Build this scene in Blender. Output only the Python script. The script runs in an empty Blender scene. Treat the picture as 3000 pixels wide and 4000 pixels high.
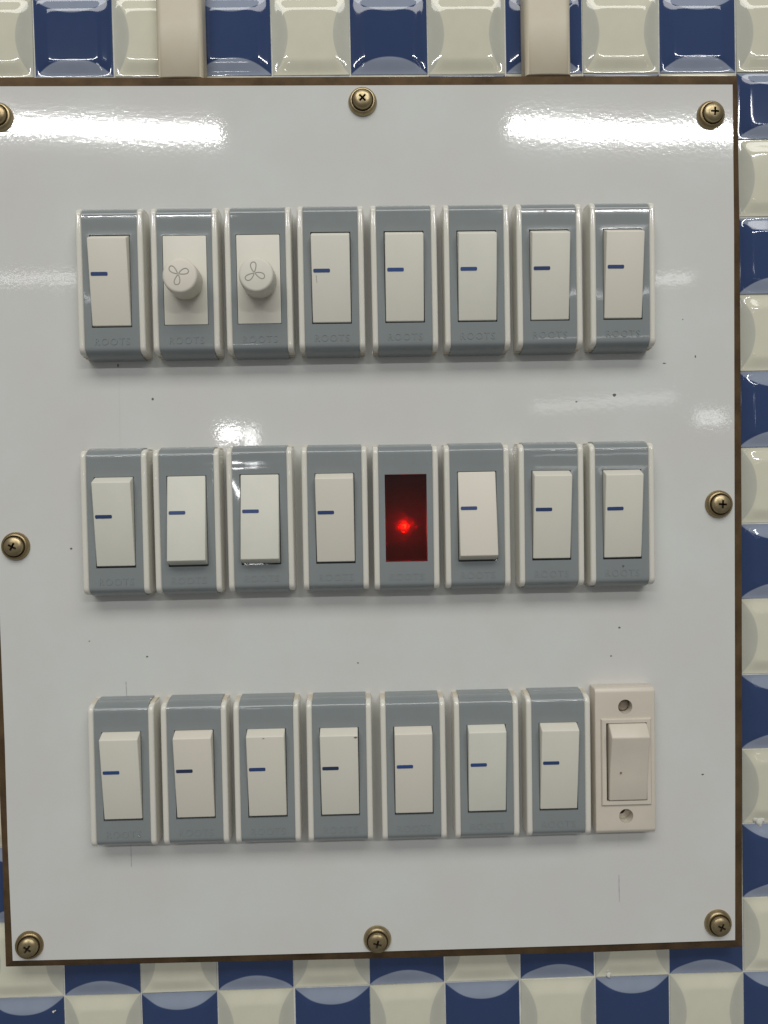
import bpy, bmesh, math, random
from mathutils import Vector, Matrix, noise
random.seed(7)
S = bpy.context.scene
COL = S.collection
MM = 0.001

# ------------------------------------------------------------------ camera
cam_d = bpy.data.cameras.new("camera")
cam = bpy.data.objects.new("camera", cam_d); COL.objects.link(cam)
RX = Vector((0.99949, -0.02454, -0.02062)); RY = Vector((-0.02127, -0.02665, -0.99942)); RF = Vector((0.02398, 0.99934, -0.02716))
rot = Matrix((RX, -RY, -RF)).transposed()
cam.matrix_world = Matrix.Translation(Vector((143.61, -297.47, 182.60)) * MM) @ rot.to_4x4()
cam_d.sensor_fit = 'VERTICAL'; cam_d.sensor_height = 36.0; cam_d.sensor_width = 27.0
cam_d.lens = 36.0 * 3006.0 / 4000.0
cam_d.clip_start = 0.01; cam_d.clip_end = 50
S.camera = cam

# ------------------------------------------------------------------ world and lamps (indoor close-up: no sky, no sun)
W = bpy.data.worlds.new("World"); S.world = W; W.use_nodes = True
bg = W.node_tree.nodes["Background"]
bg.inputs[0].default_value = (0.99, 0.99, 0.98, 1); bg.inputs[1].default_value = 0.155
S.view_settings.view_transform = 'Standard'; S.view_settings.look = 'None'
S.view_settings.exposure = 0.09; S.view_settings.gamma = 1.0

def strip_lamp(name, a, b, thick, power, target=(0.145, 0, 0.17), color=(1, 1, 1)):
    """a strip-shaped area light from point a to point b (metres), facing the board"""
    a = Vector(a); b = Vector(b)
    d = bpy.data.lights.new(name, 'AREA'); d.shape = 'RECTANGLE'
    d.size = (b - a).length; d.size_y = thick; d.energy = power; d.color = color
    o = bpy.data.objects.new(name, d); COL.objects.link(o)
    m = (a + b) / 2
    X = (b - a).normalized(); Z = (m - Vector(target)); Z = (Z - X * Z.dot(X)).normalized(); Y = Z.cross(X)
    o.matrix_world = Matrix.Translation(m) @ Matrix((X, Y, Z)).transposed().to_4x4()
    return o
strip_lamp("tube_lamp", (-1.75, -3.3, 1.905), (-0.485, -3.3, 1.842), 0.034, 16.5)
strip_lamp("tube_lamp", (0.86, -3.3, 1.872), (2.05, -3.3, 1.795), 0.034, 16.5)
strip_lamp("ceiling_bounce_light", (-1.15, -1.55, 2.0), (1.45, -1.55, 2.0), 0.7, 31, color=(0.995, 0.98, 0.94))  # added wide soft light overhead, stands in for ceiling bounce
strip_lamp("far_tube_lamp", (-1.9, -3.3, 1.22), (-1.0, -3.3, 1.185), 0.030, 0.5)
strip_lamp("far_tube_lamp", (0.95, -3.3, 1.15), (1.70, -3.3, 1.16), 0.030, 0.5)
strip_lamp("wall_lamp", (-0.53, -3.3, 0.478), (-0.425, -3.3, 0.468), 0.045, 0.6)
strip_lamp("wall_lamp", (-0.395, -3.3, 0.445), (-0.345, -3.3, 0.445), 0.095, 0.3)
strip_lamp("far_strip_lamp", (0.95, -3.3, 0.575), (1.62, -3.3, 0.60), 0.040, 0.24)
strip_lamp("far_strip_lamp", (1.72, -3.3, 0.508), (1.86, -3.3, 0.503), 0.06, 0.15)

# ------------------------------------------------------------------ materials
def mat(name, col, rough=0.4, metal=0.0, spec=0.5, coat=0.0, coat_rough=0.1, var=0.0, var_scale=40.0, bumps=(), tint=None, alt=None):
    m = bpy.data.materials.new(name); m.use_nodes = True
    nt = m.node_tree; b = nt.nodes["Principled BSDF"]
    b.inputs["Base Color"].default_value = (*col, 1); b.inputs["Roughness"].default_value = rough
    b.inputs["Metallic"].default_value = metal; b.inputs["Specular IOR Level"].default_value = spec
    b.inputs["Coat Weight"].default_value = coat; b.inputs["Coat Roughness"].default_value = coat_rough
    tc = nt.nodes.new("ShaderNodeTexCoord")
    if var:
        n = nt.nodes.new("ShaderNodeTexNoise"); n.inputs["Scale"].default_value = var_scale; n.inputs["Detail"].default_value = 5
        n.inputs["Roughness"].default_value = 0.6
        nt.links.new(tc.outputs["Object"], n.inputs["Vector"])
        r = nt.nodes.new("ShaderNodeValToRGB"); r.color_ramp.elements[0].position = 0.3; r.color_ramp.elements[1].position = 0.7
        c2 = tint or tuple(c * (1 - var) for c in col)
        r.color_ramp.elements[0].color = (*c2, 1); r.color_ramp.elements[1].color = (*tuple(min(1, c * (1 + var * 0.4)) for c in col), 1)
        nt.links.new(n.outputs["Fac"], r.inputs["Fac"]); nt.links.new(r.outputs["Color"], b.inputs["Base Color"])
    if alt:                                              # each copy a little different
        oi = nt.nodes.new("ShaderNodeObjectInfo"); mx = nt.nodes.new("ShaderNodeMix"); mx.data_type = 'RGBA'
        nt.links.new(oi.outputs["Random"], mx.inputs["Factor"]); mx.inputs["B"].default_value = (*alt, 1); mx.inputs["A"].default_value = (*col, 1)
        if var: nt.links.new(r.outputs["Color"], mx.inputs["A"])
        nt.links.new(mx.outputs["Result"], b.inputs["Base Color"])
    prev = None
    for sc, dist, det in bumps:
        n = nt.nodes.new("ShaderNodeTexNoise"); n.inputs["Scale"].default_value = sc; n.inputs["Detail"].default_value = det
        nt.links.new(tc.outputs["Object"], n.inputs["Vector"])
        u = nt.nodes.new("ShaderNodeBump"); u.inputs["Distance"].default_value = dist; u.inputs["Strength"].default_value = 1.0
        nt.links.new(n.outputs["Fac"], u.inputs["Height"])
        if prev: nt.links.new(prev.outputs["Normal"], u.inputs["Normal"])
        prev = u
    if prev:
        nt.links.new(prev.outputs["Normal"], b.inputs["Normal"])
        if coat: nt.links.new(prev.outputs["Normal"], b.inputs["Coat Normal"])
    return m

M_SHEET = mat("white_laminate", (0.645, 0.668, 0.638), rough=0.05, spec=0.5, var=0.035, var_scale=22, tint=(0.635, 0.622, 0.598),  # mottled colour stands in for uneven room reflections in the gloss
              bumps=((14, 0.00025, 1), (640, 0.0000086, 2)))
M_CORE = mat("brown_board_edge", (0.105, 0.066, 0.032), rough=0.8, spec=0.2, var=0.45, var_scale=90, bumps=((900, 0.00006, 3),))
M_BRASS = mat("brass", (0.45, 0.365, 0.21), alt=(0.30, 0.22, 0.115), rough=0.36, metal=0.85, var=0.35, var_scale=260, bumps=((700, 0.00002, 2),))
M_SLOT = mat("dark_recess", (0.045, 0.03, 0.015), rough=0.8)
M_CREAM = mat("cream_plastic", (0.70, 0.695, 0.61), alt=(0.71, 0.668, 0.575), rough=0.42, spec=0.4, var=0.05, var_scale=60, bumps=((1500, 0.000012, 2),))
M_RAIL = mat("white_plastic", (0.70, 0.68, 0.61), rough=0.11, spec=0.5, bumps=((300, 0.00001, 2),))
M_BODY = mat("yellowed_plastic", (0.60, 0.54, 0.43), rough=0.5, var=0.12, var_scale=120)
M_GREY = mat("grey_plastic", (0.240, 0.266, 0.270), rough=0.05, spec=0.5, var=0.06, var_scale=50, bumps=((120, 0.000022, 2), (900, 0.0000025, 2)))
M_LINE = mat("blue_paint", (0.022, 0.036, 0.085), alt=(0.03, 0.075, 0.24), rough=0.4)
M_GROOVE = mat("fan_symbol_groove", (0.36, 0.35, 0.31), rough=0.6)  # grey puts the shade and grime of engraved lines into the colour
M_OLD = mat("pinkish_plastic", (0.645, 0.59, 0.50), rough=0.36, spec=0.45, var=0.06, var_scale=70, bumps=((1300, 0.000012, 2),))
M_HOLE = mat("hole_bottom", (0.30, 0.25, 0.19), rough=0.6, metal=0.3)
M_PVC = mat("cream_pvc", (0.64, 0.595, 0.48), rough=0.5, var=0.1, var_scale=28, tint=(0.59, 0.52, 0.38), bumps=((200, 0.00004, 2),))
M_GROUT = mat("white_grout", (0.66, 0.66, 0.60), rough=0.85, var=0.2, var_scale=160, bumps=((500, 0.0001, 3),))
M_PENCIL = mat("pencil_graphite", (0.40, 0.405, 0.42), rough=0.6)
M_FAINT = mat("faint_pencil", (0.57, 0.57, 0.56), rough=0.5)
M_SPECK = mat("dark_dirt", (0.12, 0.11, 0.10), rough=0.7)
M_RUST = mat("brown_dirt", (0.25, 0.12, 0.07), rough=0.7)
M_HOUSING = mat("dark_red_housing", (0.09, 0.004, 0.003), rough=0.5)

def tile_mat(name, base, lens, vertical):
    m = mat(name, base, rough=0.07, spec=0.55, bumps=((60, 0.00004, 1),))
    nt = m.node_tree; b = nt.nodes["Principled BSDF"]
    tc = nt.nodes.new("ShaderNodeTexCoord"); sp = nt.nodes.new("ShaderNodeSeparateXYZ"); nt.links.new(tc.outputs["Object"], sp.inputs[0])
    def math_(op, *a):
        n = nt.nodes.new("ShaderNodeMath"); n.operation = op
        for i, v in enumerate(a):
            if isinstance(v, (int, float)): n.inputs[i].default_value = v
            else: nt.links.new(v, n.inputs[i])
        return n.outputs[0]
    along, across = (sp.outputs["Z"], sp.outputs["X"]) if vertical else (sp.outputs["X"], sp.outputs["Z"])
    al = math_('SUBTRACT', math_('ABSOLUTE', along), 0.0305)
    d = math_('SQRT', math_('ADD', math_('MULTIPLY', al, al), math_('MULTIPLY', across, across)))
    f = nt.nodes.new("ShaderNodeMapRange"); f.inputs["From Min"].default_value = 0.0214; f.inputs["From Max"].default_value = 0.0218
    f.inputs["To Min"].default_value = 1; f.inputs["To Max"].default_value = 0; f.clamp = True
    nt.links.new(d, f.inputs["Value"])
    ns = nt.nodes.new("ShaderNodeTexNoise"); ns.inputs["Scale"].default_value = 120; ns.inputs["Detail"].default_value = 4
    oi = nt.nodes.new("ShaderNodeObjectInfo")
    nt.links.new(tc.outputs["Object"], ns.inputs["Vector"])
    mx = nt.nodes.new("ShaderNodeMix"); mx.data_type = 'RGBA'
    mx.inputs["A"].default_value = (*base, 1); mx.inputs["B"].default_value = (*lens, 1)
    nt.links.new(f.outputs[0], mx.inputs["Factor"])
    hv = nt.nodes.new("ShaderNodeHueSaturation")
    val = math_('ADD', math_('MULTIPLY', ns.outputs["Fac"], 0.14), math_('ADD', math_('MULTIPLY', oi.outputs["Random"], 0.08), 0.88))
    nt.links.new(val, hv.inputs["Value"]); nt.links.new(mx.outputs["Result"], hv.inputs["Color"])
    nt.links.new(hv.outputs["Color"], b.inputs["Base Color"])
    return m
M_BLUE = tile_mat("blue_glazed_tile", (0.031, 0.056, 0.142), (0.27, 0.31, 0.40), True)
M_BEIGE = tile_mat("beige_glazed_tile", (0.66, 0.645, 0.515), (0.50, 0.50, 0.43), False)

def lens_mat():
    m = bpy.data.materials.new("red_prism_lens"); m.use_nodes = True
    b = m.node_tree.nodes["Principled BSDF"]
    b.inputs["Base Color"].default_value = (0.17, 0.0045, 0.002, 1); b.inputs["Roughness"].default_value = 0.28
    b.inputs["Transmission Weight"].default_value = 1.0; b.inputs["IOR"].default_value = 1.44
    return m
M_LENS = lens_mat()
def led_mat():
    m = bpy.data.materials.new("red_led_glow"); m.use_nodes = True
    b = m.node_tree.nodes["Principled BSDF"]; b.inputs["Base Color"].default_value = (0.6, 0.02, 0.02, 1)
    b.inputs["Emission Color"].default_value = (1.0, 0.16, 0.06, 1); b.inputs["Emission Strength"].default_value = 260
    return m
M_LED = led_mat()

# ------------------------------------------------------------------ helpers.  Local axes of a part: x right, h out of the board, u up, in mm
def P(x, u, h): return (x * MM, -h * MM, u * MM)

def mesh(name, verts, faces, m, angle=35, recalc=True):
    me = bpy.data.meshes.new(name); me.from_pydata(verts, [], faces)
    mats = m if isinstance(m, (list, tuple)) else [m]
    for k in mats: me.materials.append(k)
    bm = bmesh.new(); bm.from_mesh(me)
    bmesh.ops.remove_doubles(bm, verts=bm.verts, dist=1e-7)
    if recalc: bmesh.ops.recalc_face_normals(bm, faces=bm.faces)
    bm.to_mesh(me); bm.free()
    me.shade_smooth(); me.set_sharp_from_angle(angle=math.radians(angle))
    return me

def add(name, me, parent=None, loc=(0, 0, 0), rot=(0, 0, 0)):
    o = bpy.data.objects.new(name, me); COL.objects.link(o)
    if parent: o.parent = parent
    o.location = Vector(loc); o.rotation_euler = rot
    return o

def thing(name, label, cat, loc_mm, group=None, tilt=0.0):
    o = bpy.data.objects.new(name, None); COL.objects.link(o)
    o.location = Vector(loc_mm) * MM; o.rotation_euler = (0, tilt, 0); o.empty_display_size = 0.01
    o["label"] = label; o["category"] = cat
    if group: o["group"] = group
    return o

def bevel_mesh(me, w, seg=2, angle=35):
    bm = bmesh.new(); bm.from_mesh(me)
    es = [e for e in bm.edges if len(e.link_faces) == 2 and e.calc_face_angle(0) > math.radians(20)]
    bmesh.ops.bevel(bm, geom=es, offset=w * MM, segments=seg, profile=0.5, affect='EDGES', clamp_overlap=True)
    bm.to_mesh(me); bm.free(); me.shade_smooth(); me.set_sharp_from_angle(angle=math.radians(angle)); return me

def extrude_profile(name, prof, xs0, xs1, m):
    """closed polygon of (u,h) extruded from x0 to x1"""
    n = len(prof); v = [P(xs0, u, h) for u, h in prof] + [P(xs1, u, h) for u, h in prof]
    f = [tuple(range(n)), tuple(range(2 * n - 1, n - 1, -1))] + [(i, (i + 1) % n, n + (i + 1) % n, n + i) for i in range(n)]
    return mesh(name, v, f, m)

def lathe(name, prof, m, seg=40, angle=40, cap=True):
    """profile of (radius, h) about the outward axis"""
    v = []; f = []
    for r, h in prof:
        for k in range(seg):
            a = 2 * math.pi * k / seg; v.append(P(r * math.cos(a), r * math.sin(a), h))
    for j in range(len(prof) - 1):
        for k in range(seg):
            f.append((j * seg + k, j * seg + (k + 1) % seg, (j + 1) * seg + (k + 1) % seg, (j + 1) * seg + k))
    if cap: f.append(tuple((len(prof) - 1) * seg + k for k in range(seg)))
    return mesh(name, v, f, m, angle)

# ------------------------------------------------------------------ the tiled wall
PITCH = 30.88; X9 = 295.6; Z0 = -18.96; TOPCUT = 26.5
wall = add("wall", mesh("wall", [P(-150, -160, -12.06), P(440, -160, -12.06), P(440, 500, -12.06), P(-150, 500, -12.06),
                                   P(-150, -160, -40), P(440, -160, -40), P(440, 500, -40), P(-150, 500, -40)],
                        [(0, 1, 2, 3), (4, 5, 6, 7), (0, 1, 5, 4), (1, 2, 6, 5), (2, 3, 7, 6), (3, 0, 4, 7)], M_GROUT))
wall["kind"] = "structure"; wall["label"] = "wall covered in blue and beige glazed checkerboard tiles"

def tile_mesh(name, m, a=15.14):
    st = [0, 3, 6, 7.6, 8.3, 8.8, 9.2, 9.6, 10.0, 10.5, 11.4, 12.6, 13.6, 14.1, 14.5, 14.8, 15.05, a]
    xs = [-s for s in reversed(st[1:])] + st
    W_ = a - 9.1; HT = 1.55
    def h(x, z):
        ax, az = abs(x), abs(z); p = 9
        mxx = (ax ** p + az ** p) ** (1 / p) if ax + az > 0 else 0
        mxx = min(mxx, a * 2)
        d = max(0.0, a - mxx)
        t = min(1.0, d / W_)
        # straight slope with rounded knee and rounded foot
        k = 0.16
        def soft(y):
            return y * y / (4 * k) if y < 2 * k else y - k
        lo = soft(t) ; top = 1 - k
        q = top - lo
        return HT * (top - (soft(q) if q > 0 else 0)) / top
    n = len(xs); v = []; f = []
    for z in xs:
        for x in xs: v.append(P(x, z, -12.0 + h(x, z)))
    for j in range(n - 1):
        for i in range(n - 1): f.append((j * n + i, j * n + i + 1, (j + 1) * n + i + 1, (j + 1) * n + i))
    # rim down to the bed
    ring = [i for i in range(n)] + [j * n + n - 1 for j in range(1, n)] + [(n - 1) * n + i for i in range(n - 2, -1, -1)] + [j * n for j in range(n - 2, 0, -1)]
    base = len(v)
    for i in ring: x, y, z = v[i]; v.append((x, 0.0126, z))
    L = len(ring)
    for k in range(L): f.append((ring[k], ring[(k + 1) % L], base + (k + 1) % L, base + k))
    return mesh(name, v, f, m, 60)
me_blue = tile_mesh("blue_tile", M_BLUE); me_beige = tile_mesh("beige_tile", M_BEIGE)
for row in range(-4, 16):
    if row < 11: zc = Z0 + PITCH * (row + 0.5); sz = 1
    elif row == 11: zc = Z0 + PITCH * 11 + TOPCUT / 2; sz = TOPCUT / PITCH
    else: zc = Z0 + PITCH * 11 + TOPCUT + PITCH * (row - 11.5); sz = 1
    for c in range(-4, 13):
        xc = X9 + PITCH * (c - 9 + 0.5)
        if 1 <= c <= 7 and 1 <= row <= 10: continue          # wholly behind the board
        blue = (c + row) % 2 == 0
        o = add("blue_tile" if blue else "beige_tile", me_blue if blue else me_beige, wall,
                (xc * MM + random.uniform(-1, 1) * 0.00010, random.uniform(-1, 1) * 0.00008, zc * MM + random.uniform(-1, 1) * 0.00008),
                (random.uniform(-1, 1) * 0.010, 0, random.uniform(-1, 1) * 0.010))
        o.scale = (1, 1, sz)

def blob(name, pts, m, hgt, parent, loc):
    """small irregular plaster splash"""
    bm = bmesh.new()
    for x, u, r in pts:
        bmesh.ops.create_icosphere(bm, subdivisions=2, radius=r * MM, matrix=Matrix.Translation(P(x, u, 0)) @ Matrix.Diagonal((1, hgt, 1, 1)))
    for v in bm.verts: v.co += noise.noise_vector(v.co * 900) * 0.0004
    me = bpy.data.meshes.new(name); bm.to_mesh(me); bm.free(); me.materials.append(m); me.shade_smooth()
    return add(name, me, parent, loc)
blob("plaster_splash", [(0, 0, 1.6), (-1.4, 1, 1.2), (1.2, 0.8, 1.1), (0.3, -1.2, 0.9)], M_GROUT, 0.5, wall, (0.3027, 0.0118, 0.0434))
blob("plaster_splash", [(0, 0.2, 1.1), (-0.3, 2.2, 0.8), (0, 4.0, 0.6)], M_GROUT, 0.5, wall, (0.2394, 0.0115, -0.0185))
blob("plaster_splash", [(0, 0, 0.6), (0.7, 0.3, 0.4)], M_GROUT, 0.5, wall, (0.0135, 0.0106, -0.0245))

# ------------------------------------------------------------------ conduits above the board
def conduit(label, x0, x1):
    w = (x1 - x0) / 2; t = thing("cable_conduit", label, "conduit", ((x0 + x1) / 2, 0, 341.9), "cream conduits above the board")
    pr = []
    r = 2.6
    for k in range(9):
        a = math.pi * k / 8 / 2
        pr.append((-w + r - r * math.cos(a), -2.0 - r + r * math.sin(a) + 0.0))
    pr += [(-w * 0.3, -1.75), (w * 0.3, -1.75)]
    pr += [(-x, h) for x, h in reversed(pr[:9])]
    pr = [(-w, -10.1)] + pr + [(w, -10.1)]
    n = len(pr); v = []; f = []
    zs = [0.0, 0.25, 20, 60, 120]
    for z in zs:
        ins = 0.25 if z == 0 else 0.0
        for x, h in pr: v.append(P(x * (1 - ins / w), z + (0.6 if False else 0), h - ins))
    for j in range(len(zs) - 1):
        for i in range(n - 1): f.append((j * n + i, j * n + i + 1, (j + 1) * n + i + 1, (j + 1) * n + i))
    f.append(tuple(range(n)))
    add("capping", mesh("conduit_capping", v, f, M_PVC, 50), t)
    # the base channel clipped behind the capping
    v = [P(x, z, h) for z in (0.3, 120) for x, h in ((-w + 0.8, -10.1), (w - 0.8, -10.1), (w - 0.8, -11.9), (-w + 0.8, -11.9))]
    add("base_channel", mesh("conduit_channel", v, [(0, 1, 2, 3), (4, 5, 6, 7), (0, 1, 5, 4), (1, 2, 6, 5), (2, 3, 7, 6), (3, 0, 4, 7)], M_PVC), t)
    return t
conduit("cream plastic conduit with a brown stain, entering the board's top edge above the fan knobs", 67.6, 85.2)
conduit("cream plastic conduit into the board's top edge, above the bright right-hand glare", 208.9, 226.8)

# ------------------------------------------------------------------ the board
board = thing("switch_board", "glossy white laminate switch board with brown edge, held by brass screws", "switch board", (0, 0, 0))
inner = [(3.0, 2.5 + 0.8), (77, 2.4), (147.2, 1.9), (228, 1.5), (286.7, 1.5), (287.3, 70), (287.9, 171.6), (288.6, 281), (288.5, 336.4),
         (223, 336.9), (154, 337.2), (86, 337.5), (-2.5, 338.0), (2.2, 200), (2.8, 89), (2.6, 49)]
outer = [(-0.9, -0.4), (76.5, -1.4), (147.2, -2.4), (239, -2.9), (290.6, -2.8), (291.3, 69.5), (291.9, 171.5), (292.0, 281.5), (291.5, 341.0),
         (223.5, 341.4), (154.3, 341.7), (81, 341.9), (-6.0, 342.6), (-2.4, 200), (-1.2, 89), (-0.8, 49)]
n = len(inner)
TH = 0.35
v = [P(x, z, 0) for x, z in inner] + [P(x, z, -TH) for x, z in inner]
me = mesh("laminate_sheet", v, [tuple(range(n)), tuple(range(2 * n - 1, n - 1, -1))] + [(i, (i + 1) % n, n + (i + 1) % n, n + i) for i in range(n)], M_SHEET)
add("laminate_sheet", me, board)
cin = Vector((144, 169))
def ins(p, d):
    q = Vector(p); w = cin - q; return (p[0] + (d if w.x > 0 else -d), p[1] + (d if w.y > 0 else -d))
v = [P(*ins(p, 0.02), -TH - 0.01) for p in inner] + [P(x, z, -2.5) for x, z in outer] + [P(x, z, -10.0) for x, z in outer]
f = [tuple(range(n))] + [(a * n + i, a * n + (i + 1) % n, (a + 1) * n + (i + 1) % n, (a + 1) * n + i) for a in (0, 1) for i in range(n)] + [tuple(range(3 * n - 1, 2 * n - 1, -1))]
add("board_core", mesh("board_core", v, f, M_CORE), board)

# screws with cup washers: one mesh pair shared
def cross_head():
    prof = [(3.55, 0.3), (3.75, 1.0), (3.72, 2.2), (3.45, 2.95), (2.9, 3.35), (1.9, 3.62), (0.02, 3.75)]
    me = lathe("screw", prof, [M_BRASS, M_SLOT], 48)
    # cut the cross recess for real
    bm = bmesh.new(); bm.from_mesh(me); bmesh.ops.holes_fill(bm, edges=[e for e in bm.edges if e.is_boundary]); bmesh.ops.recalc_face_normals(bm, faces=bm.faces); bm.to_mesh(me); bm.free()
    def arm(ang):
        b = bmesh.new()
        pts = [(-0.42, -1.95), (0.42, -1.95), (0.42, 1.95), (-0.42, 1.95)]
        lo = [(-0.30, -0.9), (0.30, -0.9), (0.30, 0.9), (-0.30, 0.9)]
        c, s = math.cos(ang), math.sin(ang)
        V = [b.verts.new(P(x * c - y * s, x * s + y * c, 4.6)) for x, y in pts] + [b.verts.new(P(x * c - y * s, x * s + y * c, 1.5)) for x, y in lo]
        for q in ((0, 1, 2, 3), (7, 6, 5, 4), (0, 1, 5, 4), (1, 2, 6, 5), (2, 3, 7, 6), (3, 0, 4, 7)): b.faces.new([V[i] for i in q])
        bmesh.ops.recalc_face_normals(b, faces=b.faces)
        m2 = bpy.data.meshes.new("cutter"); b.to_mesh(m2); b.free(); m2.materials.append(M_BRASS); m2.materials.append(M_SLOT)
        for p in m2.polygons: p.material_index = 1
        return bpy.data.objects.new("cutter", m2)
    tmp = bpy.data.objects.new("tmp", me); COL.objects.link(tmp); cut = []
    for a in (0, math.pi / 2):
        c = arm(a); COL.objects.link(c); cut.append(c)
        md = tmp.modifiers.new("b", 'BOOLEAN'); md.object = c; md.operation = 'DIFFERENCE'; md.solver = 'EXACT'
    dg = bpy.context.evaluated_depsgraph_get()
    out = bpy.data.meshes.new_from_object(tmp.evaluated_get(dg)); out.name = "screw_head"
    for o in cut + [tmp]: bpy.data.objects.remove(o)
    out.shade_smooth(); out.set_sharp_from_angle(angle=math.radians(32))
    return out
me_screw = cross_head()
me_washer = lathe("washer", [(5.45, 0.0), (5.42, 0.35), (5.2, 0.95), (4.85, 1.5), (4.5, 1.78), (4.22, 1.8), (4.05, 1.55), (3.95, 0.9), (3.3, 0.5)], M_BRASS, 48, cap=False)
for x, z, a, tx, tz in ((8.6, 326.4, 20, 0, 0), (145.8, 330.9, 45, 0.02, 0), (279.8, 324.7, 2, 0.0, 0.03), (9.6, 164.4, 28, 0, 0.02), (281.6, 174.8, 4, 0, 0),
                (9.8, 9.5, 38, -0.06, 0.09), (144.7, 7.0, 15, 0.05, 0), (279.8, 8.7, 25, 0, 0)):
    s = add("screw", me_screw, board, (x * MM, 0, z * MM), (tx, math.radians(a), tz))
    w = add("washer", me_washer, s, (0, 0, 0))

def flat_mark(name, polys, m, parent, h=0.03, loc=(0, 0, 0)):
    v = []; f = []
    for poly in polys:
        b = len(v); k = len(poly)
        v += [P(x, z, h) for x, z in poly] + [P(x, z, 0) for x, z in poly]
        f.append(tuple(range(b, b + k))); f += [(b + i, b + (i + 1) % k, b + k + (i + 1) % k, b + k + i) for i in range(k)]
    return add(name, mesh(name, v, f, m), parent, loc)
def ragged(x, z, rx, rz, k=9):
    return [(x + rx * random.uniform(0.6, 1.1) * math.cos(2 * math.pi * i / k), z + rz * random.uniform(0.6, 1.1) * math.sin(2 * math.pi * i / k)) for i in range(k)]
def line(x0, z0, x1, z1, w):
    k = 10; L = []; R = []
    for i in range(k + 1):
        t = i / k; ww = w * random.uniform(0.4, 1.0) / 2; x = x0 + (x1 - x0) * t + random.uniform(-.04, .04); z = z0 + (z1 - z0) * t
        L.append((x - ww, z)); R.append((x + ww, z))
    return L + R[::-1]
for a in ((50.7, 231, 50.2, 202.5, 0.4, M_FAINT), (49.8, 111.2, 49.95, 104.2, 0.45, M_PENCIL), (49.8, 47.5, 49.8, 38.8, 0.4, M_PENCIL),
          (240.5, 29.3, 240.6, 18.5, 0.42, M_PENCIL), (240.7, 48, 240.7, 40.4, 0.35, M_FAINT)):
    flat_mark("pencil_line", [line(*a[:5])], a[5], board)
sp = [ragged(63.2, 219.6, .55, .5), ragged(241.1, 218.1, .85, .75), ragged(226.2, 215.7, .5, .35), ragged(241.9, 127.3, .55, .45), ragged(238.5, 116.2, .5, .35),
      ragged(58.2, 120.6, .45, .4), ragged(274.3, 68.3, .65, .35), ragged(260.8, 229.9, .7, .3), ragged(273.0, 232.4, .35, .7), ragged(50.4, 232.6, .35, .8),
      ragged(268.2, 246.8, .25, .25), ragged(36.3, 127.2, .35, .25), ragged(30.5, 163, .5, .45)]
s = flat_mark("dirt_specks", sp, M_SPECK, board); s["kind"] = "stuff"
flat_mark("rust_speck", [ragged(139.4, 116.1, .35, .35)], M_RUST, board)
sm = [line(204.8 + k * 1.2, 136.2, 205.6 + k * 1.2, 138.0 - 0.2 * k, 0.3) for k in range(5)]
flat_mark("pencil_scribble", sm, M_FAINT, board)

# ------------------------------------------------------------------ switch modules
PROF = [(-28.0, 0.0), (-27.95, 3.2), (-27.7, 5.2), (-27.2, 6.6), (-26.4, 7.75), (-25.6, 8.5), (-25.15, 8.8), (-24.6, 8.97), (-23.8, 9.04), (-20, 9.08), (-16.9, 9.1)]
PROF = PROF + [(0.0, 9.15)] + [(-u, h) for u, h in reversed(PROF)]
def prof_h(u):
    for (u0, h0), (u1, h1) in zip(PROF, PROF[1:]):
        if u0 <= u <= u1: return h0 + (h1 - h0) * (u - u0) / max(1e-9, u1 - u0)
    return 0
def face_plate(name, hx, hu, deep, w=10.05):
    pr = [p for p in PROF if abs(p[0]) not in (0.0, 16.9)]
    pr += [(-hu, 9.1), (hu, 9.2), (hu + 1.3, 9.09)]; pr.sort(key=lambda p: (p[0], p[1] if p[0] < 0 else -p[1]))
    xs = [-w, -hx, hx, w]; v = []; f = []
    for u, h in pr:
        for x in xs: v.append(P(x, u, h))
    for j in range(len(pr) - 1):
        for i in range(3):
            if i == 1 and pr[j][0] == -hu: continue
            f.append((j * 4 + i, j * 4 + i + 1, (j + 1) * 4 + i + 1, (j + 1) * 4 + i))
    b = len(v)
    c = [(-hx, -hu), (hx, -hu), (hx, hu), (-hx, hu)]
    v += [P(x, u, 9.1 if u < 0 else 9.2) for x, u in c] + [P(x, u, 9.1 - deep) for x, u in c]
    for i in range(4): f.append((b + i, b + (i + 1) % 4, b + 4 + (i + 1) % 4, b + 4 + i))
    f.append((b + 4, b + 5, b + 6, b + 7))
    # sides
    for s_ in (0, 3): f.append(tuple(j * 4 + s_ for j in range(len(pr))))
    return mesh(name, v, f, M_GREY, 40)
me_plate = face_plate("face_plate", 7.4, 16.95, 3.0)
me_plate_reg = face_plate("regulator_plate", 8.15, 16.5, 3.0)
me_plate_lamp = face_plate("lamp_plate", 7.85, 16.4, 7.9)

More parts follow.
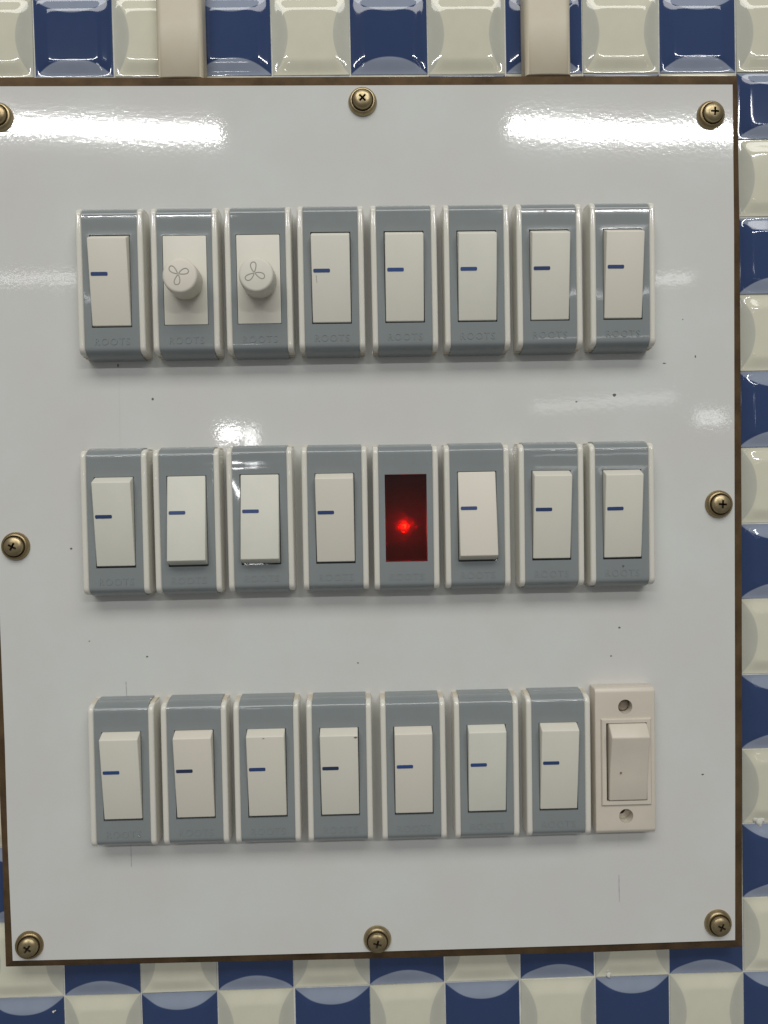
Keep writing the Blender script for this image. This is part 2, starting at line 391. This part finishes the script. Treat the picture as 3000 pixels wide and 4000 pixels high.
def rail_mesh():
    pr = []
    N = 7
    r = 3.0; L = 27.0; H = 9.75
    base = [(-L, 0.0), (-L, 3.0), (-L, H - r)]
    for k in range(1, N + 1):
        a = math.pi / 2 * k / N; base.append((-L + r - r * math.cos(a), H - r + r * math.sin(a)))
    base += [(-12, H + .05), (0, H + .08)]
    pr = base + [(-u, h) for u, h in reversed(base[:-1])]
    cs = [(-1.12, 1.1), (-1.05, 0.45), (-0.8, 0.13), (-0.4, 0.01), (0.4, 0.01), (0.8, 0.13), (1.05, 0.45), (1.12, 1.1)]
    v = []; f = []; n = len(pr)
    for j, (u, h) in enumerate(pr):
        a = pr[max(0, j - 1)]; c = pr[min(n - 1, j + 1)]
        t = Vector((c[0] - a[0], c[1] - a[1])).normalized(); nn = Vector((-t.y, t.x))
        for x, d in cs:
            if j in (0, n - 1): v.append(P(x, u + (d if u < 0 else -d), 0))
            else: v.append(P(x, u - nn.x * d, h - nn.y * d))
    k = len(cs)
    for j in range(n - 1):
        for i in range(k - 1): f.append((j * k + i, j * k + i + 1, (j + 1) * k + i + 1, (j + 1) * k + i))
    for s_ in (0, k - 1): f.append(tuple(j * k + s_ for j in range(n)))
    return mesh("side_rail", v, f, M_RAIL, 50)
me_rail = rail_mesh()
def side_wall(x):
    return [(-27.2, 3.6), (-27.2, 5.6), (-25.6, 7.9), (25.6, 7.9), (27.2, 5.6), (27.2, 3.6)]
def base_mesh(th=3.58):
    parts = [(-12.0, -10.1, side_wall(0)), (10.1, 12.0, side_wall(0)), (-12.0, 12.0, [(-27.4, 0.02), (-27.4, th), (27.4, th), (27.4, 0.02)])]
    v = []; f = []
    for x0, x1, pr in parts:
        b = len(v); n = len(pr)
        v += [P(x0, u, h) for u, h in pr] + [P(x1, u, h) for u, h in pr]
        f += [tuple(range(b, b + n)), tuple(range(b + 2 * n - 1, b + n - 1, -1))] + [(b + i, b + (i + 1) % n, b + n + (i + 1) % n, b + n + i) for i in range(n)]
    return mesh("base_box", v, f, M_BODY)
me_base = base_mesh(); me_base_lamp = base_mesh(0.9)

def rocker_mesh(up):
    pr = [(-16.55, 6.3), (-16.55, 9.35), (14.7, 13.1), (16.55, 9.2), (16.55, 6.3)]
    if not up: pr = [(-u, h) for u, h in reversed(pr)]
    return bevel_mesh(extrude_profile("rocker", pr, -7.1, 7.1, M_CREAM), 0.38, 3)
me_rock = {True: rocker_mesh(True), False: rocker_mesh(False)}
def line_mesh(up):
    uc = 2.0 if up else 3.0
    def hh(u):
        w = u if up else -u
        return 9.35 + (w + 16.55) * (13.1 - 9.35) / 31.25
    x0, x1, hw = -6.45, -0.25, 0.66
    pts = []
    for cx_, s_ in ((x1 - 0.3, 1), (x0 + 0.3, -1)):
        for k in range(5):
            a = -math.pi / 2 + math.pi * k / 4
            pts.append((cx_ + s_ * 0.3 * math.cos(a), uc + s_ * hw * math.sin(a)))
    n = len(pts)
    v = [P(x, u, hh(u) + 0.10) for x, u in pts] + [P(x, u, hh(u) - 0.1) for x, u in pts]
    return mesh("indicator_line", v, [tuple(range(n))] + [(i, (i + 1) % n, n + (i + 1) % n, n + i) for i in range(n)], M_LINE)
me_line = {True: line_mesh(True), False: line_mesh(False)}

def lettering_mesh():
    cu = bpy.data.curves.new("lettering", 'FONT'); cu.body = "ROOTS"; cu.size = 1.0; cu.extrude = 0.06; cu.space_character = 1.25
    cu.resolution_u = 3; cu.offset = 0.004
    o = bpy.data.objects.new("tmp", cu); COL.objects.link(o)
    me = bpy.data.meshes.new_from_object(o.evaluated_get(bpy.context.evaluated_depsgraph_get()))
    bpy.data.objects.remove(o)
    xs = [q.co.x for q in me.vertices]; ys = [q.co.y for q in me.vertices]
    x0, x1, y0, y1 = min(xs), max(xs), min(ys), max(ys)
    for q in me.vertices:
        x = (q.co.x - x0) / (x1 - x0) * 12.8 - 6.4; u = (q.co.y - y0) / (y1 - y0) * 2.6 - 23.35
        h = 9.06 + (0.14 if q.co.z > 0 else -0.1)
        q.co = P(x, u, h)
    me.materials.clear(); me.materials.append(M_GREY); me.name = "embossed_lettering"
    return me
me_text = lettering_mesh()

# fan knob
me_panel = bevel_mesh(extrude_profile("cover_panel", [(-16.35, 6.2), (-16.35, 9.25), (16.35, 9.25), (16.35, 6.2)], -8.0, 8.0, M_CREAM), 0.25)
KN = [(4.3, 9.1), (4.3, 11.1), (6.3, 11.2), (6.45, 11.5), (6.45, 15), (6.3, 18.9), (6.15, 19.5), (5.85, 19.9), (5.3, 20.05)]
me_knob = lathe("knob", KN, M_CREAM, 56)
def fan_symbol_mesh():
    v = []; f = []
    def tube(pts, r):
        n = len(pts); b = len(v)
        for i, p in enumerate(pts):
            a = pts[i - 1]; c = pts[(i + 1) % n]; t = Vector((c[0] - a[0], c[1] - a[1])).normalized(); nn = (-t.y, t.x)
            for k in range(6):
                g = 2 * math.pi * k / 6
                v.append(P(p[0] + nn[0] * r * math.cos(g), p[1] + nn[1] * r * math.cos(g), 20.05 + 0.12 * math.sin(g)))
        for i in range(n):
            for k in range(6): f.append((b + i * 6 + k, b + i * 6 + (k + 1) % 6, b + ((i + 1) % n) * 6 + (k + 1) % 6, b + ((i + 1) % n) * 6 + k))
    for q in range(3):
        an = math.radians(90 + 120 * q); pts = []
        for k in range(26):
            t = 2 * math.pi * k / 26
            rr = 0.35 + 1.95 * (1 - math.cos(t)); ww = 1.5 * math.sin(t) * (0.35 + 0.65 * (1 - math.cos(t)) / 2) - 0.25 * (1 - math.cos(t))
            pts.append((rr * math.cos(an) - ww * math.sin(an), rr * math.sin(an) + ww * math.cos(an)))
        tube([(x * 0.9, y * 0.9) for x, y in pts], 0.2)
    return mesh("fan_symbol", v, f, M_GROOVE)
me_fan = fan_symbol_mesh()

# indicator lamp: prism lens, housing, bulb
def lens_mesh():
    hx, hu = 7.6, 16.15; hf, hb = 8.55, 7.5
    v = [P(-hx, -hu, hf), P(hx, -hu, hf), P(hx, hu, hf), P(-hx, hu, hf), P(-hx, -hu, hb), P(hx, -hu, hb), P(hx, hu, hb), P(-hx, hu, hb)]
    f = [(0, 1, 2, 3), (0, 1, 5, 4), (1, 2, 6, 5), (2, 3, 7, 6), (3, 0, 4, 7)]
    nx, nu = 30, 63; g = {}
    for j in range(nu + 1):
        for i in range(nx + 1):
            x = -hx + 2 * hx * i / nx; u = -hu + 2 * hu * j / nu
            edge = i in (0, nx) or j in (0, nu)
            h = hb - 0.5 if (i % 3 == 1 and j % 3 == 1 and not edge) else hb
            if (i, j) in ((0, 0), (nx, 0), (nx, nu), (0, nu)): g[i, j] = {(0, 0): 4, (nx, 0): 5, (nx, nu): 6, (0, nu): 7}[i, j]
            else: g[i, j] = len(v); v.append(P(x, u, h))
    for j in range(nu):
        for i in range(nx):
            a, b, c, d = g[i, j], g[i + 1, j], g[i + 1, j + 1], g[i, j + 1]
            if (i + j) % 2 == 0: f += [(a, b, d), (b, c, d)]
            else: f += [(a, b, c), (a, c, d)]
    me = bpy.data.meshes.new("lens_pane"); me.from_pydata(v, [], f); me.materials.append(M_LENS)
    # sides share only their outer edges with the grid border: rebuild the rim from the grid itself
    bm = bmesh.new(); bm.from_mesh(me)
    bmesh.ops.delete(bm, geom=[fc for fc in bm.faces if len(fc.verts) == 4], context='FACES')
    bed = [e for e in bm.edges if e.is_boundary]
    r = bmesh.ops.extrude_edge_only(bm, edges=bed)
    nv = [q for q in r["geom"] if isinstance(q, bmesh.types.BMVert)]
    for q in nv: q.co.y = -hf * MM
    fe = [e for e in bm.edges if e.is_boundary]
    bmesh.ops.contextual_create(bm, geom=fe)
    bmesh.ops.delete(bm, geom=[q for q in bm.verts if not q.link_faces], context='VERTS')
    bmesh.ops.recalc_face_normals(bm, faces=bm.faces)
    bm.to_mesh(me); bm.free()
    return me
me_lens = lens_mesh()
def housing_mesh():
    c = [(-7.8, -16.35), (7.8, -16.35), (7.8, 16.35), (-7.8, 16.35)]
    v = [P(x, u, 8.75) for x, u in c] + [P(x, u, 1.3) for x, u in c]
    return mesh("lamp_housing", v, [(0, 1, 5, 4), (1, 2, 6, 5), (2, 3, 7, 6), (3, 0, 4, 7), (4, 5, 6, 7)], M_HOUSING, recalc=False)
me_house = housing_mesh()
def bulb_mesh(r, h0, h1):
    pr = [(r, h0)] + [(r, h1 - r)] + [(r * math.cos(math.pi / 2 * k / 6), h1 - r + r * math.sin(math.pi / 2 * k / 6)) for k in range(1, 6)] + [(0.05, h1)]
    return lathe("led_bulb", pr, M_LED, 20)
me_bulb = bulb_mesh(0.8, 1.4, 4.4)

def module(name, label, cat, x, z, kind, group=None, tilt=0.0, turn=0.0, drop=0.0):
    t = thing(name, label, cat, (x, 0, z - drop), group, tilt)
    add("base_box", me_base_lamp if kind == 'lamp' else me_base, t)
    add("face_plate", {'reg': me_plate_reg, 'lamp': me_plate_lamp}.get(kind, me_plate), t)
    for s_ in (-1, 1): add("side_rail", me_rail, t, (s_ * 11.18 * MM, 0, 0))
    add("embossed_lettering", me_text, t)
    if kind in ('up', 'down'):
        r = add("rocker", me_rock[kind == 'up'], t, (0, 0, min(drop, 0.35) * MM))
        r.rotation_euler = (random.uniform(-1, 1) * 0.008, random.uniform(-1, 1) * 0.004, 0)
        add("indicator_line", me_line[kind == 'up'], r)
        return t, r
    if kind == 'reg':
        add("cover_panel", me_panel, t)
        k = add("knob", me_knob, t, (0.45 * MM, 0, -1.2 * MM))
        add("fan_symbol", me_fan, k, (-0.5 * MM, 0, 0.5 * MM), (0, -math.radians(turn), 0))
    if kind == 'lamp':
        add("lamp_housing", me_house, t); add("lens_pane", me_lens, t)
        add("led_bulb", me_bulb, t, (-0.4 * MM, 0, -3.3 * MM))
    return t, None

G = "grey and white rocker switches on the board"
R1 = [(51.5, 262.0, 'up', "rocker switch left of both fan knobs, at the left end of the top row"),
      (78.85, 262.0, 'reg', "fan speed regulator with round knob, beside the leftmost switch of the top row"),
      (105.9, 262.0, 'reg', "fan speed regulator with round knob, between the other fan knob and a rocker switch"),
      (132.7, 262.1, 'up', "rocker switch immediately right of the fan knobs, with a scratch below its blue line"),
      (159.9, 262.1, 'up', "rocker switch second to the right of the fan knobs, in the top row"),
      (187.0, 262.0, 'up', "top row rocker switch with broken glints above it, third right of the fan knobs"),
      (214.2, 262.0, 'up', "top row rocker switch with a black scuff on its grey plate, last but one"),
      (241.8, 262.0, 'up', "rocker switch at the right end of the top row, nearest the top right screw")]
R2 = [(50.4, 173.2, 'up', "rocker switch at the left end of the middle row, beside the left edge screw"),
      (77.2, 173.1, 'down', "rocker pressed in at the top, second in the middle row, left of another like it"),
      (104.3, 173.2, 'down', "rocker pressed in at the top, just below the small bright glare in the middle row"),
      (132.2, 173.0, 'up', "rocker switch immediately left of the red indicator lamp"),
      (158.8, 172.6, 'lamp', "glowing red indicator lamp in a grey and white frame"),
      (185.6, 172.6, 'down', "rocker pressed in at the top, immediately right of the red indicator lamp"),
      (213.6, 172.4, 'up', "middle row rocker switch second to the right of the red lamp, top jutting out"),
      (240.5, 172.2, 'up', "rocker switch at the right end of the middle row, black dot above its lettering")]
R3 = [(50.3, 78.3, 'up', "rocker switch at the left end of the bottom row, under a pencil line"),
      (77.4, 78.2, 'up', "second rocker switch from the left in the bottom row"),
      (104.45, 77.9, 'up', "third bottom row rocker switch from the left, left of the one with a brown speck"),
      (131.8, 77.6, 'up', "bottom row rocker switch with a brown speck on its top right corner"),
      (159.7, 77.3, 'up', "bottom row rocker switch immediately right of the one with a brown speck"),
      (187.5, 77.2, 'up', "bottom row rocker switch second to the left of the pinkish screwed switch"),
      (214.9, 77.2, 'up', "grey framed rocker switch touching the pinkish screwed switch's left side")]
NM = {'up': ("rocker_switch", "switch", G), 'down': ("rocker_switch", "switch", G), 'reg': ("fan_regulator", "fan regulator", "fan regulators with round knobs"),
      'lamp': ("indicator_lamp", "indicator lamp", None)}
turns = iter((57, 14))
ST = {}
for ri, (row, tl) in enumerate(((R1, 0.002), (R2, 0.003), (R3, 0.004))):
    for i, (x, z, k, lab) in enumerate(row):
        nm, cat, g = NM[k]
        ST[ri, i] = module(nm, lab, cat, x, z, k, g, tl + random.uniform(-1, 1) * 0.002, next(turns) if k == 'reg' else 0, (0.0, 0.25, 0.7)[ri])

# small marks on single switches
def rock_h(u): return 9.35 + (u + 16.55) * 3.75 / 31.25
def rocker_mark(key, poly, m):
    t, r = ST[key]; n = len(poly)
    v = [P(x, u, rock_h(u) + 0.05) for x, u in poly] + [P(x, u, rock_h(u) - 0.05) for x, u in poly]
    add("speck", mesh("speck", v, [tuple(range(n))] + [(i, (i + 1) % n, n + (i + 1) % n, n + i) for i in range(n)], m), r)
rocker_mark((2, 3), ragged(6.3, 13.9, .8, .35), M_RUST)
rocker_mark((2, 2), ragged(-0.6, 14.0, .4, .25), M_RUST)
rocker_mark((0, 3), line(-5.4, 0.3, -5.2, -2.2, 0.35), M_GROOVE)
def plate_mark(key, poly, m):
    t, r = ST[key]; flat_mark("speck", [[(x, u) for x, u in poly]], m, t, h=9.13)
plate_mark((0, 6), ragged(-1.2, 24.0, .9, .5), M_SPECK)
plate_mark((1, 7), ragged(0.2, -19.6, .5, .5), M_SPECK)

# ------------------------------------------------------------------ the old pinkish switch, fixed by its own screw holes
old = thing("screwed_switch", "old pinkish white switch with two screw holes, at the right end of the bottom row", "switch", (241.4, 0, 77.05), None, 0.003)
def old_plate():
    H = 6.8; v = []; f = []
    X, U = 11.6, 28.2
    bm = bmesh.new()
    me0 = bevel_mesh(extrude_profile("plate", [(-U, 0.02), (-U, H - 0.8), (-U + 1.3, H), (U - 1.3, H), (U, H - 0.8), (U, 0.02)], -X, X, M_OLD), 0.45, 3)
    tmp = bpy.data.objects.new("tmp", me0); COL.objects.link(tmp); cut = []
    def cutter(me):
        o = bpy.data.objects.new("c", me); COL.objects.link(o); cut.append(o)
        md = tmp.modifiers.new("b", 'BOOLEAN'); md.object = o; md.operation = 'DIFFERENCE'; md.solver = 'EXACT'
    for u in (21.0, -21.4):
        m_ = lathe("c", [(2.75, 2.2), (2.75, 9)], M_OLD, 32)
        b = bmesh.new(); b.from_mesh(m_); bmesh.ops.holes_fill(b, edges=[e for e in b.edges if e.is_boundary]); bmesh.ops.recalc_face_normals(b, faces=b.faces)
        bmesh.ops.translate(b, verts=b.verts, vec=P(0.1, u, 0)); b.to_mesh(m_); b.free(); cutter(m_)
    cutter(extrude_profile("c", [(-15.2, 3.0), (-15.2, 12), (15.0, 12), (15.0, 3.0)], -7.6, 8.1, M_OLD))
    out = bpy.data.meshes.new_from_object(tmp.evaluated_get(bpy.context.evaluated_depsgraph_get())); out.name = "cover_plate"
    for o in cut + [tmp]: bpy.data.objects.remove(o)
    out.shade_smooth(); out.set_sharp_from_angle(angle=math.radians(35))
    return out
add("cover_plate", old_plate(), old)
def frame_mesh():
    v = []; f = []
    rings = [((-9.5, 9.9), (-17.0, 16.6), 6.7), ((-9.4, 9.8), (-16.9, 16.5), 7.3), ((-9.1, 9.5), (-16.6, 16.2), 7.6), ((-7.6, 8.1), (-15.2, 15.0), 7.6), ((-7.6, 8.1), (-15.2, 15.0), 4.0)]
    for (x0, x1), (u0, u1), h in rings: v += [P(x0, u0, h), P(x1, u0, h), P(x1, u1, h), P(x0, u1, h)]
    for j in range(len(rings) - 1):
        for i in range(4): f.append((j * 4 + i, j * 4 + (i + 1) % 4, (j + 1) * 4 + (i + 1) % 4, (j + 1) * 4 + i))
    return mesh("raised_frame", v, f, M_OLD, 40)
add("raised_frame", frame_mesh(), old)
pr = [(-15.0, 4.2), (-14.9, 8.0), (-6, 8.7), (0, 9.6), (6, 10.7), (10.6, 11.9), (14.75, 8.2), (14.75, 4.2)]
rk = add("rocker", bevel_mesh(extrude_profile("old_rocker", pr, -6.75, 7.95, M_OLD), 0.5, 3), old)
v = [P(x, u, 9.42) for x, u in ragged(-2.6, -3.6, .45, .35)]
for u, name, hh in ((21.0, "mounting_screw", 3.9), (-21.4, "hole_bottom", 2.35)):
    pf = [(2.4, 2.21), (2.4, hh - 0.5), (2.0, hh), (0.6, hh + 0.15)] if name == "mounting_screw" else [(1.7, 2.21), (1.6, 2.3), (0.5, 2.35)]
    add(name, lathe(name, pf, M_HOLE if name == "mounting_screw" else M_SLOT, 24), old, P(0.1 if u > 0 else -0.5, u + (0 if u > 0 else 0.7), 0))
n = len(v)
add("speck", mesh("speck", v + [(x, y + 0.0005, z) for x, y, z in v], [tuple(range(n))] + [(i, (i + 1) % n, n + (i + 1) % n, n + i) for i in range(n)], M_RUST), rk)
